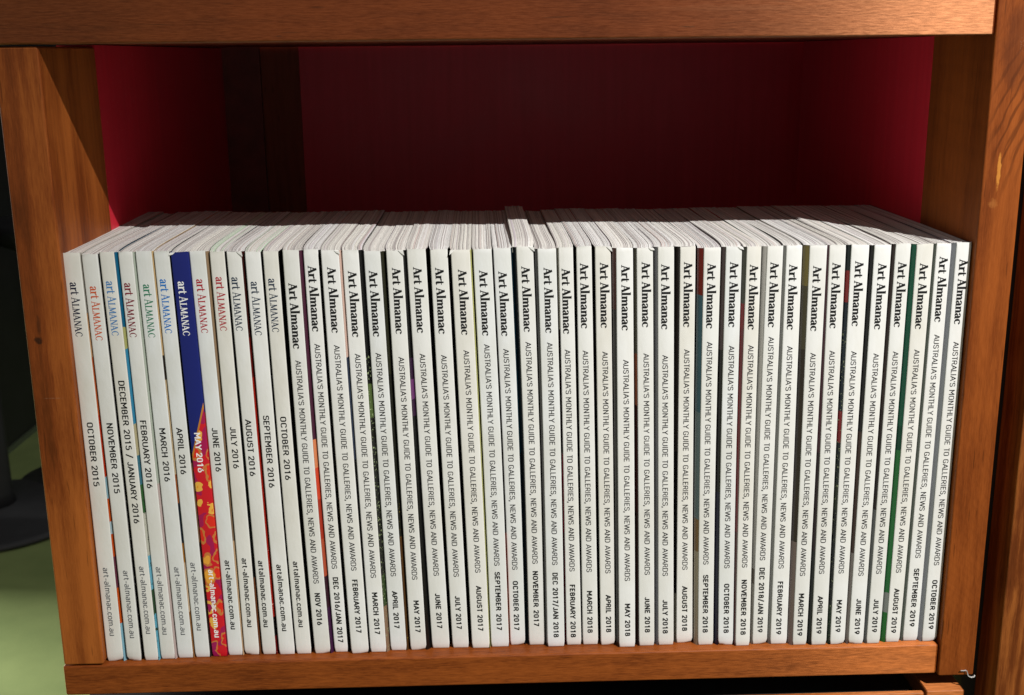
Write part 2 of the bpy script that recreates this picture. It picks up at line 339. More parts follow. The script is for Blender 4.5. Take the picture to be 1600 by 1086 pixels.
def serif_lower(k):
    st, th, sf = k
    return {
    'a': (.50, [([(.07, .50), (.12, .63), (.22, .68), (.32, .62), (.35, .48), (.35, .14), (.40, .04), (.50, .06)], [st*.95, st*.7, th*1.1, st*.7, st, st, st*.7, th*.6], 4),
                ([(.34, .42), (.17, .35), (.09, .2), (.13, .07), (.23, .04), (.35, .16)], [th*.7, th*1.3, st, st*.9, th*1.1, th*.6], 4)]),
    'r': (.43, [([(.14, 0), (.14, .69)], st, 0), ([(.0, sf/2), (.30, sf/2)], sf, 0), ([(.0, .69-sf/2), (.14, .69-sf/2)], sf, 0), ([(.2, .47), (.27, .6), (.34, .64), (.42, .58)], [th*.7, th*1.3, st*.8, st*1.05], 4)]),
    't': (.38, [([(.15, .92), (.15, .18), (.21, .05), (.36, .08)], [st*.6, st, st*.9, th*.6], 4), ([(.0, .69-sf/2), (.35, .69-sf/2)], sf*1.1, 0)]),
    'l': (.31, [([(.14, 0), (.14, 1.12)], st, 0), ([(.0, sf/2), (.29, sf/2)], sf, 0), ([(.0, 1.12-sf/2), (.14, 1.12-sf/2)], sf, 0)]),
    'n': (.58, [([(.14, 0), (.14, .69)], st, 0), ([(.0, sf/2), (.27, sf/2)], sf, 0), ([(.0, .69-sf/2), (.14, .69-sf/2)], sf, 0),
                ([(.2, .5), (.28, .61), (.37, .64), (.43, .56), (.44, .40), (.44, 0)], [th*.7, th*1.2, st*.75, st*.95, st, st], 4), ([(.33, sf/2), (.58, sf/2)], sf, 0)]),
    'm': (.88, [([(.14, 0), (.14, .69)], st, 0), ([(.0, sf/2), (.27, sf/2)], sf, 0), ([(.0, .69-sf/2), (.14, .69-sf/2)], sf, 0),
                ([(.2, .5), (.28, .61), (.36, .64), (.42, .56), (.43, .40), (.43, 0)], [th*.7, th*1.2, st*.75, st*.95, st, st], 4), ([(.33, sf/2), (.56, sf/2)], sf, 0),
                ([(.5, .5), (.58, .61), (.66, .64), (.72, .56), (.73, .40), (.73, 0)], [th*.7, th*1.2, st*.75, st*.95, st, st], 4), ([(.63, sf/2), (.87, sf/2)], sf, 0)]),
    'c': (.48, [([(.42, .50), (.36, .63), (.25, .66), (.12, .56), (.09, .34), (.13, .14), (.26, .04), (.37, .06), (.45, .15)], [st*1.0, st*.7, th, st*.8, st, st*.9, th*1.3, th, th*.6], 4)]),
    ' ': (.22, []),
    }
def serif_upper(k, h):
    st, th, sf = k
    return {
    'A': (.66, [([(.06, 0), (.28*1, h)], th, 0), ([(.25, h), (.54, 0)], st, 0), ([(.14, .33*h), (.42, .33*h)], th, 0), ([(-.03, sf/2), (.19, sf/2)], sf, 0), ([(.39, sf/2), (.68, sf/2)], sf, 0)]),
    'L': (.50, [([(.12, 0), (.12, h)], st, 0), ([(0, h-sf/2), (.25, h-sf/2)], sf, 0), ([(0, sf/2), (.44, sf/2)], sf*1.1, 0), ([(.43, 0), (.46, .24*h)], th, 0)]),
    'M': (.76, [([(.10, 0), (.13, h)], th, 0), ([(.12, h), (.36, .08)], st, 0), ([(.36, .08), (.59, h)], th, 0), ([(.60, h), (.63, 0)], st, 0), ([(0, sf/2), (.2, sf/2)], sf, 0), ([(.52, sf/2), (.74, sf/2)], sf, 0)]),
    'N': (.64, [([(.10, 0), (.10, h)], th, 0), ([(.10, h), (.52, 0)], st, 0), ([(.52, 0), (.52, h)], th, 0), ([(0, sf/2), (.2, sf/2)], sf, 0), ([(.42, h-sf/2), (.62, h-sf/2)], sf, 0)]),
    'C': (.56, [([(.50, .72*h), (.42, .94*h), (.30, .98*h), (.13, .82*h), (.07, .5*h), (.13, .18*h), (.30, .03*h), (.43, .08*h), (.51, .26*h)], [th*1.2, th, th, st*.7, st, st*.8, th, th, th*.6], 4)]),
    ' ': (.24, []),
    }
KB = (.195, .080, .072); KT = (.120, .062, .050); KO = (.160, .068, .062)
SERIF = dict(serif_lower(KB)); SERIF['A'] = serif_upper(KB, 1.0)['A']; SERIF['A'] = (.62, SERIF['A'][1])
def smooth_pts(pts, ws, mode):
    if mode in (1, 2, 3):
        r0 = {1: .2, 2: .26, 3: .23}[mode]; out = [pts[0]]
        closed = pts[0] == pts[-1]
        for i in range(1, len(pts)-1):
            p, a, b = pts[i], pts[i-1], pts[i+1]
            la = math.dist(a, p); lb = math.dist(p, b)
            fa = .5 if (i > 1) else 1.0; fb = .5 if i < len(pts)-2 else 1.0
            if mode == 2 and i == 1: out.append(p); continue
            ra = min(r0, la*fa*.98)/la; rb = min(r0, lb*fb*.98)/lb
            p0 = (p[0]+(a[0]-p[0])*ra, p[1]+(a[1]-p[1])*ra); p1 = (p[0]+(b[0]-p[0])*rb, p[1]+(b[1]-p[1])*rb)
            for t in (0, .25, .5, .75, 1):
                out.append(tuple((1-t)**2*p0[c]+2*t*(1-t)*p[c]+t*t*p1[c] for c in (0, 1)))
        out.append(pts[-1])
        q = [out[0]]
        for p in out[1:]:
            if math.dist(p, q[-1]) > .008: q.append(p)
        w = ws if not isinstance(ws, list) else ws[0]
        return q, [w]*len(q)
    if mode == 4:
        out, ow = [], []
        n = len(pts)
        for i in range(n-1):
            p0, p1, p2, p3 = pts[max(0, i-1)], pts[i], pts[i+1], pts[min(n-1, i+2)]
            for s in range(3):
                t = s/3
                out.append(tuple(.5*(2*p1[c]+(p2[c]-p0[c])*t+(2*p0[c]-5*p1[c]+4*p2[c]-p3[c])*t*t+(3*p1[c]-p0[c]-3*p2[c]+p3[c])*t**3) for c in (0, 1)))
                ow.append(ws[i]+(ws[i+1]-ws[i])*t)
        out.append(pts[-1]); ow.append(ws[-1])
        return out, ow
    return pts, (ws if isinstance(ws, list) else [ws]*len(pts))
def ribbon(pts, ws):
    n = len(pts); L, R = [], []
    closed = math.dist(pts[0], pts[-1]) < 1e-6 and n > 3
    for i in range(n):
        a = pts[i-1] if i > 0 else (pts[-2] if closed else None); b = pts[i+1] if i < n-1 else (pts[1] if closed else None)
        p = pts[i]; ns = []
        for s, e in ((a, p), (p, b)):
            if s is None or e is None: continue
            l = math.dist(s, e) or 1e-6; ns.append((-(e[1]-s[1])/l, (e[0]-s[0])/l))
        if len(ns) == 2:
            m = (ns[0][0]+ns[1][0], ns[0][1]+ns[1][1]); l2 = m[0]**2+m[1]**2
            if l2 < .15: m = ns[0]; k = 1.0
            else: k = min(2.4, 2/l2**.5/1.0*1.0); m = (m[0]/l2**.5, m[1]/l2**.5); k = min(2.4, 1/max(.2, (m[0]*ns[0][0]+m[1]*ns[0][1])))
        else: m = ns[0]; k = 1.0
        h = ws[i]/2*k
        L.append((p[0]+m[0]*h, p[1]+m[1]*h)); R.append((p[0]-m[0]*h, p[1]-m[1]*h))
    return L, R
CACHE = {}
def text_mesh(txt, font, weight):
    V, F = [], []; x = 0.0
    for ci, chh in enumerate(txt):
        key = (font, chh, weight, ci == 4 and font == 'old')
        if key not in CACHE:
            if font == 'sans': adv, strokes = SANS[chh]
            elif font == 'serif': adv, strokes = SERIF[chh]
            else:
                if chh.islower(): adv, strokes = serif_lower(KO)[chh]
                else: adv, strokes = serif_upper(KT, 1.0 if ci == 4 else .82)[chh]
                if chh.isupper() and ci != 4: adv *= .9; strokes = [([(a*.9, b) for a, b in p], w, m) for p, w, m in strokes]
            gv, gf = [], []
            for k, (pts, w, mode) in enumerate(strokes):
                if font == 'sans':
                    sc = weight; pts = [(a+sc*.5-.04, b*(1-sc)+sc/2) if 0 <= b <= 1 else (a+sc*.5-.04, b) for a, b in pts]; w = w*sc
                    if mode == 0:            # sharp strokes: one butt-ended bar per segment
                        for qi in range(len(pts)-1):
                            a_, b_ = pts[qi], pts[qi+1]; l = math.dist(a_, b_); ux, uy = (b_[0]-a_[0])/l, (b_[1]-a_[1])/l
                            e = sc/2 if (abs(ux) < abs(uy) and chh not in "',./") else 0.0
                            if abs(ux) > .15 and e: e = sc*.42
                            L, R = ribbon([(a_[0]-ux*e, a_[1]-uy*e), (b_[0]+ux*e, b_[1]+uy*e)], [w, w]); b0 = len(gv)
                            for l_, r_ in zip(L, R): gv += [(l_[0], l_[1], k+qi*.35), (r_[0], r_[1], k+qi*.35)]
                            gf.append((b0, b0+1, b0+3, b0+2))
                        continue
                sp_, sw = smooth_pts(pts, w, mode)
                L, R = ribbon(sp_, sw); b0 = len(gv)
                for l, r in zip(L, R): gv += [(l[0], l[1], k), (r[0], r[1], k)]
                for q in range(len(L)-1):
                    gf.append((b0+2*q, b0+2*q+1, b0+2*q+3, b0+2*q+2))
            CACHE[key] = (adv+(.02 if font == 'sans' else 0)+(max(0, weight-.095)*.8 if font == 'sans' else 0), gv, gf)
        adv, gv, gf = CACHE[key]
        b0 = len(V); V += [(x+a, b, k+(ci % 2)*.3) for a, b, k in gv]; F += [tuple(b0+i for i in q) for q in gf]
        x += adv
    return V, F

# ------------------------------------------------------------------ magazines
def cover_mat(name, stops, wob=.004, speck=None):
    """printed cover stock; stops = (height fraction, sRGB) from the foot up, hard edges"""
    t = NT(name)
    co = t.n('ShaderNodeTexCoord').outputs['Object']
    z = t.n('ShaderNodeSeparateXYZ', {0: co}).outputs[2]
    nz = t.n('ShaderNodeTexNoise', {'Vector': co, 'Scale': 120.0, 'Detail': 3.0}).outputs[0]
    h = t.math('ADD', t.math('DIVIDE', z, .210), t.math('MULTIPLY_ADD', nz, wob*4, -wob*2))
    st = [(p, tuple(v*.68 for v in lin(*c))) for p, c in stops]
    col = t.ramp(h, st, 'CONSTANT' if len(st) > 1 else 'LINEAR') if len(st) > 1 else t.ramp(h, [(0, st[0][1]), (1, st[0][1])])
    if speck:
        c, thr, scl, z0, z1 = speck
        n2 = t.n('ShaderNodeTexNoise', {'Vector': co, 'Scale': scl, 'Detail': 3.0, 'Roughness': .7}).outputs[0]
        k = t.math('MULTIPLY', t.n('ShaderNodeMapRange', {0: n2, 1: thr, 2: thr+.04}).outputs[0], t.math('MULTIPLY', t.math('GREATER_THAN', h, z0), t.math('LESS_THAN', h, z1)))
        col = t.mix(k, col, lin(*c))
    t.set(Base_Color=col, Roughness=.32)
    return t.m

def paper_mat(name, col, seed):
    t = NT(name)
    co = t.n('ShaderNodeTexCoord').outputs['Object']
    mp = t.n('ShaderNodeMapping', {'Vector': co, 'Location': (seed, seed*.3, 0), 'Scale': (1, 1, .35)}).outputs[0]
    a = t.n('ShaderNodeTexNoise', {'Vector': mp, 'Scale': 60.0, 'Detail': 4.0, 'Roughness': .6}).outputs[0]
    b = t.n('ShaderNodeTexNoise', {'Vector': mp, 'Scale': 700.0, 'Detail': 2.0}).outputs[0]
    c1 = t.ramp(a, [(.30, (col[0]*.90, col[1]*.885, col[2]*.84)), (.60, col)])
    sm = t.n('ShaderNodeMapRange', {0: t.n('ShaderNodeTexNoise', {'Vector': mp, 'Scale': 330.0, 'Detail': 4.0, 'Roughness': .75}).outputs[0], 1: .69, 2: .80, 3: 0.0, 4: .30}).outputs[0]
    c2 = t.mix(sm, c1, (.42, .38, .32))
    hh = t.math('ADD', a, t.math('MULTIPLY', b, .10))
    t.set(Base_Color=c2, Roughness=.38, Normal=t.n('ShaderNodeBump', {'Height': hh, 'Strength': .55, 'Distance': .0007}).outputs[0])
    return t.m
PAPERS = [paper_mat('spine_paper_%s' % n, c, k*3.1) for k, (n, c) in enumerate((('neutral', (.78, .78, .765)), ('cool', (.77, .785, .79)), ('warm', (.79, .78, .75)), ('bright', (.81, .81, .80))))]
def ink(name, rgb): return plain(name, lin(*rgb), .45, .4)
INK = {'k': ink('black_ink', (20, 20, 22)), 'g': ink('grey_ink', (95, 97, 102)), 't': ink('dark_grey_ink', (44, 44, 46)), 'w': ink('white_ink', (245, 245, 245)),
       'o': ink('orange_ink', (205, 90, 50)), 'b': ink('blue_ink', (80, 130, 185)), 'B': ink('bright_blue_ink', (30, 115, 195)), 'm': ink('maroon_ink', (125, 25, 45)),
       'G': ink('green_ink', (50, 125, 95)), 'r': ink('red_ink', (170, 25, 45)), 'n': ink('navy_ink', (28, 32, 60)), 's': ink('slate_ink', (40, 55, 75))}

# spine art of the MAY 2016 issue: navy above, red and magenta cells ringed in gold below
def may_mat():
    t = NT('navy_and_red_spine_print')
    co = t.n('ShaderNodeTexCoord').outputs['Object']
    sp = t.n('ShaderNodeSeparateXYZ', {0: co})
    x, z = sp.outputs[0], sp.outputs[2]
    nz = t.n('ShaderNodeTexNoise', {'Vector': co, 'Scale': 160.0, 'Detail': 2.0}).outputs['Color']
    cc = t.n('ShaderNodeVectorMath', {0: t.n('ShaderNodeVectorMath', {0: nz, 'Scale': .007}, operation='SCALE').outputs[0], 1: co}, operation='ADD').outputs[0]
    cc = t.n('ShaderNodeMapping', {'Vector': cc, 'Scale': (1, 0, .72)}).outputs[0]
    vo = t.n('ShaderNodeTexVoronoi', {'Vector': cc, 'Scale': 148.0, 'Randomness': .55})
    ds = vo.outputs['Distance']
    h3 = t.n('ShaderNodeSeparateColor', {0: vo.outputs['Color']}); h1, h2 = h3.outputs[0], h3.outputs[1]
    cell = t.ramp(h1, [(0, lin(222, 45, 32)), (.34, lin(228, 150, 45)), (.52, lin(160, 22, 90)), (.70, lin(205, 30, 40)), (.86, lin(236, 165, 60))], 'CONSTANT')
    ring = t.mix(t.math('GREATER_THAN', h2, .4), lin(200, 120, 60), lin(235, 178, 75))
    bgc = t.mix(t.math('GREATER_THAN', t.n('ShaderNodeTexNoise', {'Vector': co, 'Scale': 75.0}).outputs[0], .53), lin(205, 26, 42), lin(165, 22, 80))
    base = t.mix(t.math('LESS_THAN', ds, .44), bgc, ring)
    base = t.mix(t.math('LESS_THAN', ds, .33), base, cell)
    # diagonal edge: higher at the right side of the spine
    lim = t.math('MULTIPLY_ADD', t.math('ADD', x, .0010), 3.6, .1195)
    dd = t.math('SUBTRACT', z, lim)
    base = t.mix(t.math('GREATER_THAN', dd, -.0030), base, lin(190, 125, 45))
    col = t.mix(t.math('GREATER_THAN', dd, 0.0), base, lin(24, 34, 112))
    t.set(Base_Color=col, Roughness=.3)
    return t.m
MAY = may_mat()

t = NT('page_edges')
at = t.n('ShaderNodeAttribute', None, attribute_name='tint').outputs['Color']
co = t.n('ShaderNodeTexCoord').outputs['Object']
mp = t.n('ShaderNodeMapping', {'Vector': co, 'Scale': (1, .03, 1)}).outputs[0]
nz = t.n('ShaderNodeTexNoise', {'Vector': mp, 'Scale': 2600.0, 'Detail': 2.0}).outputs[0]
c = t.mix(t.n('ShaderNodeMapRange', {0: nz, 1: .3, 2: .75, 3: 0.0, 4: .30}).outputs[0], at, (.40, .36, .34), 'MIX')
t.set(Base_Color=c, Roughness=.8)
PAGES = t.m

ROWS = [
('Oct15',0.2,210.5, -192.18,-184.00,-193.21,-185.13, 196.6,170.4,127.8,95.0,51.9,14.5),
('Nov15',0.0,209.8, -182.13,-174.92,-184.34,-176.98, 194.6,168.4,127.4,91.2,50.2,13.1),
('Dec15',0.1,210.6, -173.28,-166.37,-176.03,-169.26, 196.9,170.6,148.4,75.2,52.2,15.2),
('Feb16',1.1,210.4, -165.29,-158.18,-167.76,-161.12, 195.7,169.4,128.0,93.1,51.2,14.0),
('Mar16',1.7,210.6, -156.78,-149.12,-159.96,-152.41, 194.8,169.0,123.8,96.2,50.7,13.3),
('Apr16',2.0,210.2, -148.09,-140.64,-151.53,-144.35, 197.1,170.8,123.8,99.7,52.8,15.4),
('May16',2.3,209.8, -139.54,-131.97,-143.82,-135.50, 195.8,169.5,120.9,100.4,48.6,11.1),
('Jun16',3.2,209.9, -131.54,-124.25,-135.35,-127.90, 196.6,170.4,122.9,100.3,53.1,14.9),
('Jul16',3.3,209.7, -123.24,-115.74,-125.92,-118.98, 197.5,171.3,123.2,101.7,54.0,15.9),
('Aug16',3.2,209.5, -114.06,-107.17,-118.06,-111.14, 197.3,171.2,127.0,97.6,52.5,15.7),
('Sep16',2.7,209.3, -105.45,-97.46,-109.41,-102.10, 195.1,168.9,128.9,91.5,50.4,13.5),
('Oct16',2.9,209.4, -96.70,-89.02,-101.01,-93.94, 196.4,170.3,128.0,95.3,51.8,15.4),
('Nov16',2.8,209.7, -87.28,-79.22,-91.82,-84.21, 194.1,161.7,156.3,39.4,34.3,16.3),
('Dec16',3.8,209.7, -77.25,-70.39,-82.26,-75.22, 202.1,169.8,164.1,46.8,42.2,5.7),
('Feb17',1.8,209.6, -68.47,-59.48,-73.75,-65.38, 201.7,169.5,163.8,46.5,41.6,11.9),
('Mar17',2.8,209.5, -58.81,-50.62,-63.99,-56.20, 199.5,167.0,159.1,41.8,33.9,10.3),
('Apr17',4.1,208.5, -48.47,-40.25,-53.97,-46.09, 199.3,166.7,159.0,41.8,33.8,12.7),
('May17',4.0,208.8, -38.29,-30.07,-43.42,-35.53, 200.5,167.9,156.8,39.7,28.3,10.2),
('Jun17',5.4,208.9, -27.17,-18.10,-33.84,-24.76, 200.4,167.9,157.9,40.9,31.3,11.5),
('Jul17',5.2,208.7, -16.62,-8.20,-22.77,-14.45, 200.0,167.3,157.1,40.2,29.7,10.9),
('Aug17',4.4,208.6, -6.52,2.55,-12.91,-3.83, 199.1,166.8,159.5,42.6,35.5,10.0),
('Sep17',5.2,208.4, 3.35,12.62,-2.46,6.42, 198.4,166.0,162.1,45.8,42.5,9.7),
('Oct17',6.8,208.7, 13.30,21.09,7.10,15.58, 197.4,165.3,159.2,42.6,36.4,8.6),
('Nov17',6.3,209.2, 23.00,31.31,18.06,26.29, 199.8,167.3,162.6,45.9,42.0,10.8),
('Dec17',4.1,208.4, 32.42,41.37,28.05,37.01, 199.4,167.1,162.7,46.0,41.8,5.5),
('Feb18',5.3,208.7, 42.44,50.20,38.15,45.15, 198.6,166.2,158.7,41.7,34.4,4.6),
('Mar18',5.2,209.1, 50.91,58.91,46.62,53.99, 201.1,168.8,158.1,41.1,30.8,7.0),
('Apr18',4.4,209.1, 60.16,67.81,55.44,63.07, 201.4,169.1,157.6,40.6,28.8,7.5),
('May18',1.7,208.8, 69.31,77.77,65.21,73.26, 200.5,168.3,154.0,37.4,24.9,6.5),
('Jun18',2.6,208.5, 79.81,87.85,75.05,82.90, 201.7,169.5,156.8,40.1,27.8,7.8),
('Jul18',2.9,208.7, 89.83,97.89,85.16,93.03, 200.4,168.2,155.7,39.1,25.9,6.8),
('Aug18',4.8,208.4, 99.53,108.06,96.20,103.70, 201.0,168.7,157.9,41.4,32.5,7.0),
('Sep18',1.9,208.1, 110.27,118.32,107.00,115.19, 200.7,168.5,162.2,45.4,39.8,7.3),
('Oct18',1.4,208.6, 120.71,128.54,117.42,125.21, 201.3,169.1,160.2,43.3,34.8,7.1),
('Nov18',0.1,208.6, 129.39,136.89,127.07,134.08, 200.1,168.0,160.7,44.1,37.5,6.5),
('Dec18',1.5,208.6, 138.55,146.24,137.16,144.88, 200.9,168.7,164.3,47.2,43.2,6.9),
('Feb19',1.1,208.7, 147.78,156.48,146.22,153.85, 199.7,167.4,159.6,42.6,35.5,5.7),
('Mar19',-0.5,209.0, 158.97,166.35,156.85,165.29, 199.1,166.9,156.4,39.0,29.4,5.5),
('Apr19',-1.0,208.9, 168.56,176.56,166.18,174.14, 200.6,168.2,157.5,40.1,28.0,6.6),
('May19',-1.4,209.0, 178.40,186.06,176.60,185.29, 201.2,169.1,157.0,40.1,25.5,7.3),
('Jun19',-0.9,208.7, 187.91,195.76,187.69,195.83, 200.0,167.3,155.7,38.5,25.9,5.8),
('Jul19',-1.0,209.1, 197.39,204.42,197.80,205.18, 200.5,168.3,156.5,39.4,25.5,6.7),
('Aug19',0.1,208.7, 207.65,215.10,208.33,216.42, 199.5,166.9,157.0,39.3,30.7,5.5),
('Sep19',1.0,208.7, 217.07,224.82,218.16,225.41, 202.4,170.0,164.1,46.8,41.1,8.4),
('Oct19',-0.1,209.1, 226.69,234.43,227.33,234.64, 201.2,169.0,160.6,43.0,34.9,7.3),
]
MONTH = {'Jan': 'JANUARY', 'Feb': 'FEBRUARY', 'Mar': 'MARCH', 'Apr': 'APRIL', 'May': 'MAY', 'Jun': 'JUNE', 'Jul': 'JULY', 'Aug': 'AUGUST', 'Sep': 'SEPTEMBER', 'Oct': 'OCTOBER', 'Nov': 'NOVEMBER', 'Dec': 'DECEMBER'}
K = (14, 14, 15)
FRONT = {   # front cover seen to the right of each spine, foot to head
 'Oct15': [(0, (150, 205, 225)), (.10, (225, 95, 25)), (.19, (120, 60, 80)), (.27, (225, 90, 25)), (.33, (190, 215, 225)), (.36, (225, 95, 30)), (.42, (160, 200, 215)), (.47, (215, 60, 20)), (.62, (225, 110, 50)), (.76, (240, 190, 140)), (.86, (200, 195, 185))],
 'Dec15': [(0, (110, 190, 215)), (.12, (60, 90, 60)), (.18, (120, 195, 220)), (.27, (215, 215, 200)), (.38, (60, 110, 60)), (.45, (70, 130, 150)), (.52, (200, 190, 150)), (.6, (60, 150, 190)), (.78, (190, 190, 120)), (.83, (20, 110, 150))],
 'Feb16': [(0, (215, 195, 190)), (.45, (195, 205, 190)), (.6, (200, 210, 195))],
 'Mar16': [(0, (170, 120, 70)), (.12, (235, 205, 170)), (.25, (190, 130, 50)), (.3, (40, 50, 60)), (.4, (190, 110, 60)), (.47, (225, 200, 160)), (.7, (60, 50, 40)), (.76, (240, 205, 150))],
 'Apr16': [(0, (60, 50, 45)), (.3, (150, 120, 90)), (.5, K)],
 'May16': [(0, (175, 20, 60)), (.2, (215, 30, 30)), (.55, (200, 40, 30)), (.62, (40, 52, 140))],
 'Jun16': [(0, (225, 190, 150)), (.3, (150, 125, 100)), (.6, (165, 138, 108))],
 'Jul16': [(0, (120, 70, 40)), (.2, K)],
 'Aug16': [(0, (120, 20, 20)), (.05, K), (.1, (190, 40, 25)), (.7, (120, 25, 20)), (.8, (70, 25, 20))],
 'Nov16': [(0, (70, 30, 70)), (.12, (60, 25, 40)), (.2, (200, 90, 60)), (.3, (190, 60, 40)), (.4, (235, 80, 50)), (.48, (245, 150, 100)), (.55, (85, 40, 62))],
 'Feb17': [(0, K), (.5, (60, 70, 90)), (.75, (235, 200, 185))],
 'Mar17': [(0, (150, 120, 95)), (.12, (60, 80, 45)), (.2, (40, 40, 38)), (.55, (30, 28, 24)), (.6, (90, 110, 60)), (.68, K)],
 'Apr17': [(0, (90, 60, 30)), (.3, (35, 35, 28)), (.7, (48, 48, 34))],
 'May17': [(0, K), (.60, (60, 30, 62)), (.64, (120, 62, 120)), (.69, (55, 28, 60)), (.74, K)],
 'Aug17': [(0, (230, 230, 150))], 'Sep17': [(0, (225, 110, 60)), (.15, (200, 70, 30)), (.3, K)],
 'Oct17': [(0, (20, 40, 50)), (.5, (25, 65, 80)), (.7, (20, 55, 70))],
 'Dec16': [(0, (40, 40, 40))],
}
BACK = {    # back cover seen to the left of each spine in the right half
 'Feb18': [(0, (120, 20, 40)), (.3, (190, 60, 80)), (.5, (40, 20, 22)), (.8, (225, 220, 200))],
 'May18': [(0, K), (.3, (18, 14, 14)), (.85, (95, 25, 20))],
 'Jun18': [(0, (60, 35, 30)), (.35, (75, 30, 25)), (.62, (190, 110, 80)), (.74, (125, 120, 105))],
 'Jul18': [(0, (150, 150, 160)), (.2, (140, 140, 145))],
 'Aug18': [(0, (170, 165, 150)), (.13, (20, 18, 18)), (.5, (45, 38, 34))],
 'Sep18': [(0, (190, 175, 150)), (.25, (150, 115, 75)), (.33, (110, 130, 135)), (.6, (70, 105, 120)), (.88, (130, 30, 25))],
 'Oct18': [(0, (25, 24, 60)), (.4, (20, 18, 20)), (.75, (95, 75, 75))],
 'Nov18': [(0, (110, 50, 45)), (.3, (150, 25, 35)), (.8, (170, 25, 30)), (.86, (90, 90, 75))],
 'Dec18': [(0, (215, 210, 200)), (.16, (150, 140, 130)), (.2, (225, 222, 215))],
 'Feb19': [(0, (180, 180, 178))],
 'Mar19': [(0, (150, 130, 125)), (.27, (70, 58, 55)), (.75, (95, 88, 70)), (.90, (140, 125, 75))],
 'Apr19': [(0, (25, 35, 32)), (.25, (55, 30, 38)), (.5, (100, 45, 62))],
 'May19': [(0, (30, 60, 40)), (.1, (20, 30, 35)), (.35, (50, 60, 40)), (.42, (25, 40, 42)), (.52, (170, 40, 50)), (.60, (25, 45, 60)), (.86, (170, 50, 50)), (.93, (30, 45, 45))],
 'Jun19': [(0, (170, 160, 155)), (.24, (85, 60, 50)), (.55, (25, 25, 26))],
 'Jul19': [(0, (130, 135, 135)), (.35, (45, 30, 26)), (.6, (60, 42, 36))],
 'Aug19': [(0, (50, 130, 60)), (.08, (160, 165, 160)), (.13, (50, 130, 70)), (.5, (20, 80, 60)), (.56, (30, 100, 75))],
 'Sep19': [(0, (140, 150, 140))], 'Oct19': [(0, (180, 184, 194))], 'Nov17': [(0, (25, 30, 36))], 'Dec17': [(0, (28, 28, 28))],
}
SPECK = {'Nov15': ((225, 225, 215), .60, 900, 0, .9), 'Mar17': ((150, 165, 120), .60, 800, 0, .75), 'Dec15': ((40, 60, 40), .6, 500, 0, .55), 'Aug16': ((240, 190, 170), .66, 900, 0, .45), 'Apr17': ((150, 130, 50), .66, 500, 0, .4)}
BSPECK = {'May19': ((190, 200, 150), .62, 900, 0, .8)}
OLDINK = {'Oct15': 'n', 'Nov15': 'o', 'Dec15': 'b', 'Feb16': 'm', 'Mar16': 'G', 'Apr16': 'B', 'May16': 'w', 'Jun16': 'r', 'Jul16': 'r', 'Aug16': 's', 'Sep16': 's', 'Oct16': 's'}
LOOK = {'Oct15': 'leftmost, black title, foot creased, orange cover edge beside it',
        'Nov15': 'orange title lettering, dented foot, second from the left post',
        'Dec15': 'pale blue title, longest date, teal cover edge',
        'Feb16': 'maroon title lettering, pale green cover edge',
        'Mar16': 'green title lettering, cream cover edge',
        'Apr16': 'bright blue title lettering, just left of the navy spine',
        'May16': 'navy and red patterned spine, white lettering',
        'Jun16': 'red title, tan cover edge, just right of the navy spine',
        'Jul16': 'red title, bold black web address, black gap at its right',
        'Aug16': 'slate title, dark red cover edge',
        'Sep16': 'slate title, bright white right edge',
        'Oct16': 'last with slate small-capital title, wide black gap at its right',
        'Nov16': 'title set lower than its row, purple and orange cover edge',
        'Dec16': 'narrow spine whose date runs to the foot',
        'Feb17': 'broad spine with pale peach cover edge',
        'Mar17': 'speckled green and black cover edge',
        'Apr17': 'olive black cover edge, right of the speckled one',
        'May17': 'violet patch in the black gap at its right',
        'Jun17': 'wide black gaps on both sides, broad spine',
        'Jul17': 'clean spine left of the torn-headed one',
        'Aug17': 'pale yellow edge and a torn flap at its head',
        'Sep17': 'orange streak at the foot, right of the yellow edge',
        'Oct17': 'dark teal cover edge, left of the proud page block',
        'Nov17': 'its page block standing proud of its row',
        'Dec17': 'right of the proud page block',
        'Feb18': 'thin spine with dark pink line down its left',
        'Mar18': 'slim spine between two thin black lines',
        'Apr18': 'folded head corner, left of a wide black gap',
        'May18': 'dark red head of the gap at its left, low tagline',
        'Jun18': 'grey, orange and brown strip at its left',
        'Jul18': 'plain light grey strip at its left',
        'Aug18': 'black brown strip at its left, yellow line near foot',
        'Sep18': 'teal and tan strip at its left',
        'Oct18': 'navy foot of the dark strip at its left',
        'Nov18': 'deep red strip at its left',
        'Dec18': 'creamy white strip at its left',
        'Feb19': 'plain pale strip at its left, rounded edge',
        'Mar19': 'ochre and brown strip at its left',
        'Apr19': 'maroon strip at its left',
        'May19': 'red and green speckled strip at its left',
        'Jun19': 'black strip turning brown below at its left',
        'Jul19': 'dark brown strip turning grey below at its left',
        'Aug19': 'bright green strip at its left',
        'Sep19': 'highest title, grey green line at its left',
        'Oct19': 'rightmost, grey strip at its left, beside the right post'}
D = 148.0
def bow(x, z):
    return (.38*math.sin(x/31.0+.8)+.22*math.sin(x/11.0))*math.sin(math.pi*min(1, max(0, z/209.0)))*max(0, 1-abs(x/233.0)**6)
def bend(x, y):
    return 1.9*math.sin(math.pi*max(-1, min(1, x/235.0)))*(y/26.0)*math.exp(1-y/26.0)
n = len(ROWS)
rng = random.Random(11)
TWIST = {'Nov17': 1.9, 'Dec17': -.3, 'Jun18': .3, 'Jul17': .3}
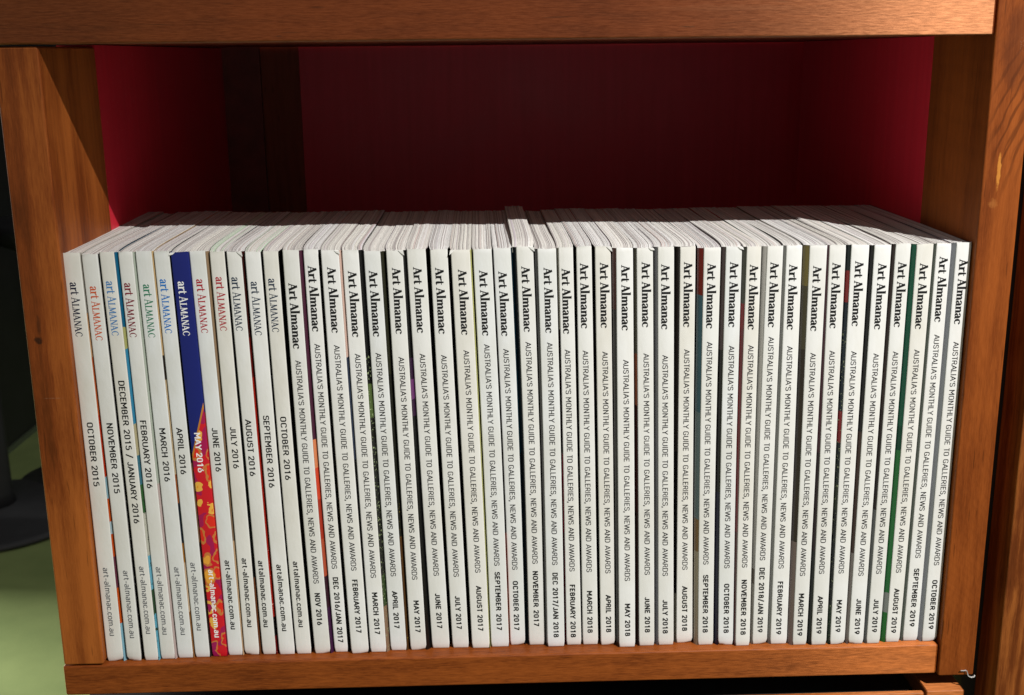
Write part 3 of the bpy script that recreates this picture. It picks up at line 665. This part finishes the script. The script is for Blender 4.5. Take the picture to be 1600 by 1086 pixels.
for i, row in enumerate(ROWS):
    (nm, y0, H, xlb, xrb, xlt, xrt, t0, t1, m0, m1, d0, d1) = row
    y0 = max(y0, -0.9)
    def lf(a, b, z):
        x = a+(b-a)*z/H; return x+bow(x, z)
    XL = lambda z: lf(xlb, xlt, z)
    XR = lambda z: lf(xrb, xrt, z)
    xm = (xlb+xrb+xlt+xrt)/4
    # where the body meets its neighbours
    tfrac = .5+max(-.33, min(.33, -xm/90.0))
    def bound(a, b, fr): return lambda z: (lambda p, q: p+(q-p)*fr)(a(z), b(z))
    if i > 0:
        p = ROWS[i-1]; pz = lambda z: lf(p[4], p[6], z)
        tl = .5+max(-.33, min(.33, -((p[3]+p[4]+p[5]+p[6])/4+xm)/2/90.0))
        BL = bound(lambda z, p=p: lf(p[4], p[6], z), XL, tl)
    else: BL = lambda z: min(XL(z), max(-192.5, XL(z)))
    if i < n-1:
        q = ROWS[i+1]
        tr = .5+max(-.33, min(.33, -((q[3]+q[4]+q[5]+q[6])/4+xm)/2/90.0))
        BR = bound(XR, lambda z, q=q: lf(q[3], q[5], z), tr)
    else: BR = lambda z: min(XR(z)+.2, 235.0)
    yr, mo = '20'+nm[3:], nm[:3]
    old = i < 12
    date = MONTH[mo]+' '+yr
    if mo == 'Dec': date = 'DECEMBER 2015 / JANUARY 2016' if old else 'DEC %s/JAN %d' % (yr, int(yr)+1)
    if nm == 'Nov16': date = 'NOV 2016'
    lab = 'magazine dated %s, %s' % (date.split(' / ')[0].replace('/', ' '), LOOK[nm])
    org = (xm, y0, 0)
    T = thing('magazine', lab, 'magazine', org, 'monthly magazines standing in the bay')
    paper = MAY if nm == 'May16' else PAPERS[rng.choice((0, 0, 1, 2, 3) if i < 34 else (0, 2, 3, 3))]
    # levels up the spine, closer at head and foot
    zs = [0, .5, 1.4, 3, 6, 14, 40, 75, 110, 145, 180, H-12, H-5, H-2, H-.8, H]
    prof = [(-1, 2.2, .25), (-1, .8, .12), (-1, .33, .03), (-1, .09, .22), (-1, 0.0, .6), (0, 0.0, 0), (1, 0.0, .6), (1, .09, .22), (1, .33, .03), (1, .8, .12), (1, 2.2, .25)]
    dent = rng.choice((0, 0, 0, 1)) if nm not in ('Oct15', 'Nov15') else 1.6
    dside = rng.choice((-1, 1)) if nm != 'Nov15' else -1
    v, f = [], []
    for a, z in enumerate(zs):
        e = max(0, 1-z/3.0); g = max(0, 1-(H-z)/2.0)
        for (sd, yy, ins) in prof:
            x = (XL(z) if sd < 0 else XR(z))
            x += -sd*ins if sd else 0
            if sd == 0: x = (XL(z)+XR(z))/2
            yl = yy+e*e*.55+g*.30*rng.random()
            zz = z
            if sd and e: x -= sd*e*.35*(1+dent*(sd == dside)*.9); yl += dent*e*.5*(sd == dside)
            if g: zz += rng.uniform(-.28, .18); x += rng.uniform(-.1, .1)
            if e == 1: zz += (.5*dent if sd == dside else .0)+rng.uniform(0, .12)
            v.append((x-xm, yl, zz))
    P = len(prof)
    for a in range(len(zs)-1):
        for b in range(P-1): f.append((a*P+b, a*P+b+1, (a+1)*P+b+1, (a+1)*P+b))
    # foot and head closing strips (folded paper seen edge-on)
    f.append(tuple(range(P))[::-1]); 
    sp = mesh('spine', v, f, paper, T, smooth=True)
    # torn flap at the head of some spines
    if nm in ('Aug17', 'May17', 'Nov17', 'Aug16', 'May16', 'Apr18', 'Feb17', 'Jun18', 'Oct18'):
        sd = -1 if nm in ('Aug17', 'May16') else 1
        bx = (XL(H) if sd < 0 else XR(H))-xm
        fv = [(bx-sd*.2, -.02, H-.2), (bx-sd*2.2, -.05, H-.15), (bx-sd*1.0, -.35, H-1.2), (bx+sd*.7, -.7, H-rng.uniform(1.2, 2.6)), (bx+sd*.25, -.35, H-.3)]
        fv += [(x, y+.10, z) for x, y, z in fv]
        mesh('torn_flap', fv, [(0, 1, 2, 3, 4), (9, 8, 7, 6, 5), (0, 5, 6, 1), (1, 6, 7, 2), (2, 7, 8, 3), (3, 8, 9, 4), (4, 9, 5, 0)], PAPERS[0], T)
    # covers
    ys = [0, .35, .8, 1.4, 2.4, 4, 6.5, 9, 14, 22, 34, 50, 75, 110, D-y0]
    lit = {1: nm in FRONT, -1: nm in BACK}
    def xbody(z, y, side):
        s0, b0 = (XL(z), BL(z)+.07) if side < 0 else (XR(z), BR(z)-.07)
        y_a, F = (.30, 1.9) if lit[side] else (1.5, 10.0)
        k = min(1, max(0, (y-y_a)/F)); k = k if lit[side] else k*k*(3-2*k)*.6+k*.4
        x = s0+(b0-s0)*k+(.03*side if y >= y_a else -.2*side)
        return x+bend(x, max(0, y-2))
    zc = [0, 15, 40, 75, 105, 140, 175, H-8, H]
    for side, key in ((1, 'front_cover'), (-1, 'back_cover')):
        v, f = [], []
        for z in zc:
            ya = .32 if lit[side] else 1.5
            for y in ys:
                yy = max(y, ya)+(0 if y >= ya else .02*y); v.append((xbody(z, yy, side)-xm, yy, min(z, H-.25-.15*(y > 2))))
        Y = len(ys)
        for a in range(len(zc)-1):
            for b in range(Y-1):
                q4 = (a*Y+b, a*Y+b+1, (a+1)*Y+b+1, (a+1)*Y+b); f.append(q4 if side > 0 else q4[::-1])
        tab = FRONT if side > 0 else BACK
        spk = (SPECK if side > 0 else BSPECK).get(nm)
        key2 = ('art' if nm in tab else 'dark')
        if nm in tab or spk:
            m = cover_mat('%s_print_%s' % (key, nm.lower()), tab.get(nm, [(0, K)]), speck=spk)
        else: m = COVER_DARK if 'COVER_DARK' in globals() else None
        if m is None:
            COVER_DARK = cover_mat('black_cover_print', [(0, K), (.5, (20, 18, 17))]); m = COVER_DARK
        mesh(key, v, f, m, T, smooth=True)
    # page block: leaves as ridges of slightly different height
    nl = max(20, int((xrt-xlt)/.27))
    ypg = [.9, 2.2, 4, 7, 11, 17, 26, 40, 60, 90, 120, D-y0-1.2]
    v, f, tint = [], [], []
    tone = [rng.uniform(.58, .80) for _ in range(nl)]
    hts, cols = [], []
    h = 0; grp = rng.randint(3, 7); warm = rng.choice(((1, .99, .925), (1, .985, .935), (1, .995, .96), (.99, .995, .98)))
    for j in range(nl):
        grp -= 1
        if grp <= 0: h = rng.uniform(-.35, .1); grp = rng.randint(2, 7); base = rng.uniform(.80, .95)
        elif j == 0: base = .8
        hts.append(h+rng.uniform(-.14, .14))
        c = base*rng.uniform(.82, 1.08)
        r = rng.random()
        cc = [c*w for w in warm]
        if r < .15: cc = [c*.60, c*.56, c*.55]
        elif r < .19: cc = [c*.80, c*.74, c*.80]
        elif r < .22: cc = [c*.85, c*.72, c*.68]
        elif nm in ('Sep16', 'Jul16') and r < .45: cc = [c*.80, c*1.0, c*.78]
        cols.append((*[min(.92, x) for x in cc], 1))
    tw = TWIST.get(nm, 0)
    R = len(ypg)
    xw = [0.0]
    for j in range(nl): xw.append(xw[-1]+rng.uniform(.6, 1.5))
    xw = [x/xw[-1] for x in xw]
    ph = rng.uniform(0, 6.28)
    for j in range(nl):
        for s_ in (0, 1):
            for y in ypg:
                a_, b_ = (XL(H)+.25, XR(H)-.25) if y < 2 else (xbody(H, y, -1)+.03, xbody(H, y, 1)-.03)
                u = xw[j+s_]+.015*math.sin(y/17.0+ph)*math.sin(math.pi*xw[j+s_])
                sink = -.35*max(0, 1-y/4.0) if y > 1 else -.25
                v.append((a_+(b_-a_)*u-xm, y, H-.30+hts[j]*.8*min(1, y/5.0)+sink*.6+tw*min(1, y/14.0)+.25*math.sin(y/30.0+ph)))
    for j in range(nl):
        for b in range(R-1):
            o0, o1 = (j*2)*R+b, (j*2+1)*R+b
            f.append((o0, o1, o1+1, o0+1)); tint.append(cols[j])
            if j < nl-1:
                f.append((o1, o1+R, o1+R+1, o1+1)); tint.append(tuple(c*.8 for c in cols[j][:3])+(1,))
    if tw > 1:   # its sides show where it stands proud
        for o0 in (0, (nl*2-1)*R):
            k0 = len(v)
            for b in range(R): x, y, z = v[o0+b]; v.append((x, y, H-3))
            for b in range(R-1): f.append((o0+b, o0+b+1, k0+b+1, k0+b)); tint.append((.6, .57, .52, 1))
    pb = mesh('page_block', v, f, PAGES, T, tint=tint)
    # print on the spine
    def put(name, txt, za, zb, cap, m, font, weight=None, off=0.0):
        V, Fc = text_mesh(txt, font, weight)
        umax = max(p[0] for p in V); umin = min(p[0] for p in V)
        out = []
        for u, w, k in V:
            z = za-(u-umin)/(umax-umin)*(za-zb)
            xc = (XL(z)+XR(z))/2+off
            out.append((xc+(w-.5)*cap-xm, -.045-k*.006, z))
        mesh(name, out, Fc, m, T)
    off = rng.uniform(-.35, .40)
    if old:
        kk = 'w' if nm == 'May16' else 'k'
        put('title_lettering', 'art ALMANAC', t0, t1, 3.95, INK[OLDINK[nm]], 'old', off=off+.1)
        put('date_lettering', date, m0, m1, 2.95, INK[kk], 'sans', .150, off=off)
        url = 'artalmanac.com.au' if nm in ('Aug16', 'Sep16', 'Oct16') else 'art-almanac.com.au'
        late = i >= 7
        put('web_address_lettering', url, d0, d1, 2.75, INK['w' if nm == 'May16' else ('k' if late else 'g')], 'sans', .155 if late or nm == 'May16' else .125, off=off)
    else:
        put('title_lettering', 'Art Almanac', t0, t1, 4.0, INK['k'], 'serif', off=off+.1)
        put('tagline_lettering', "AUSTRALIA'S MONTHLY GUIDE TO GALLERIES, NEWS AND AWARDS", m0, m1, 2.75, INK['t'], 'sans', .122, off=off)
        put('date_lettering', date, d0, d1, 2.75, INK['k'], 'sans', .19, off=off)
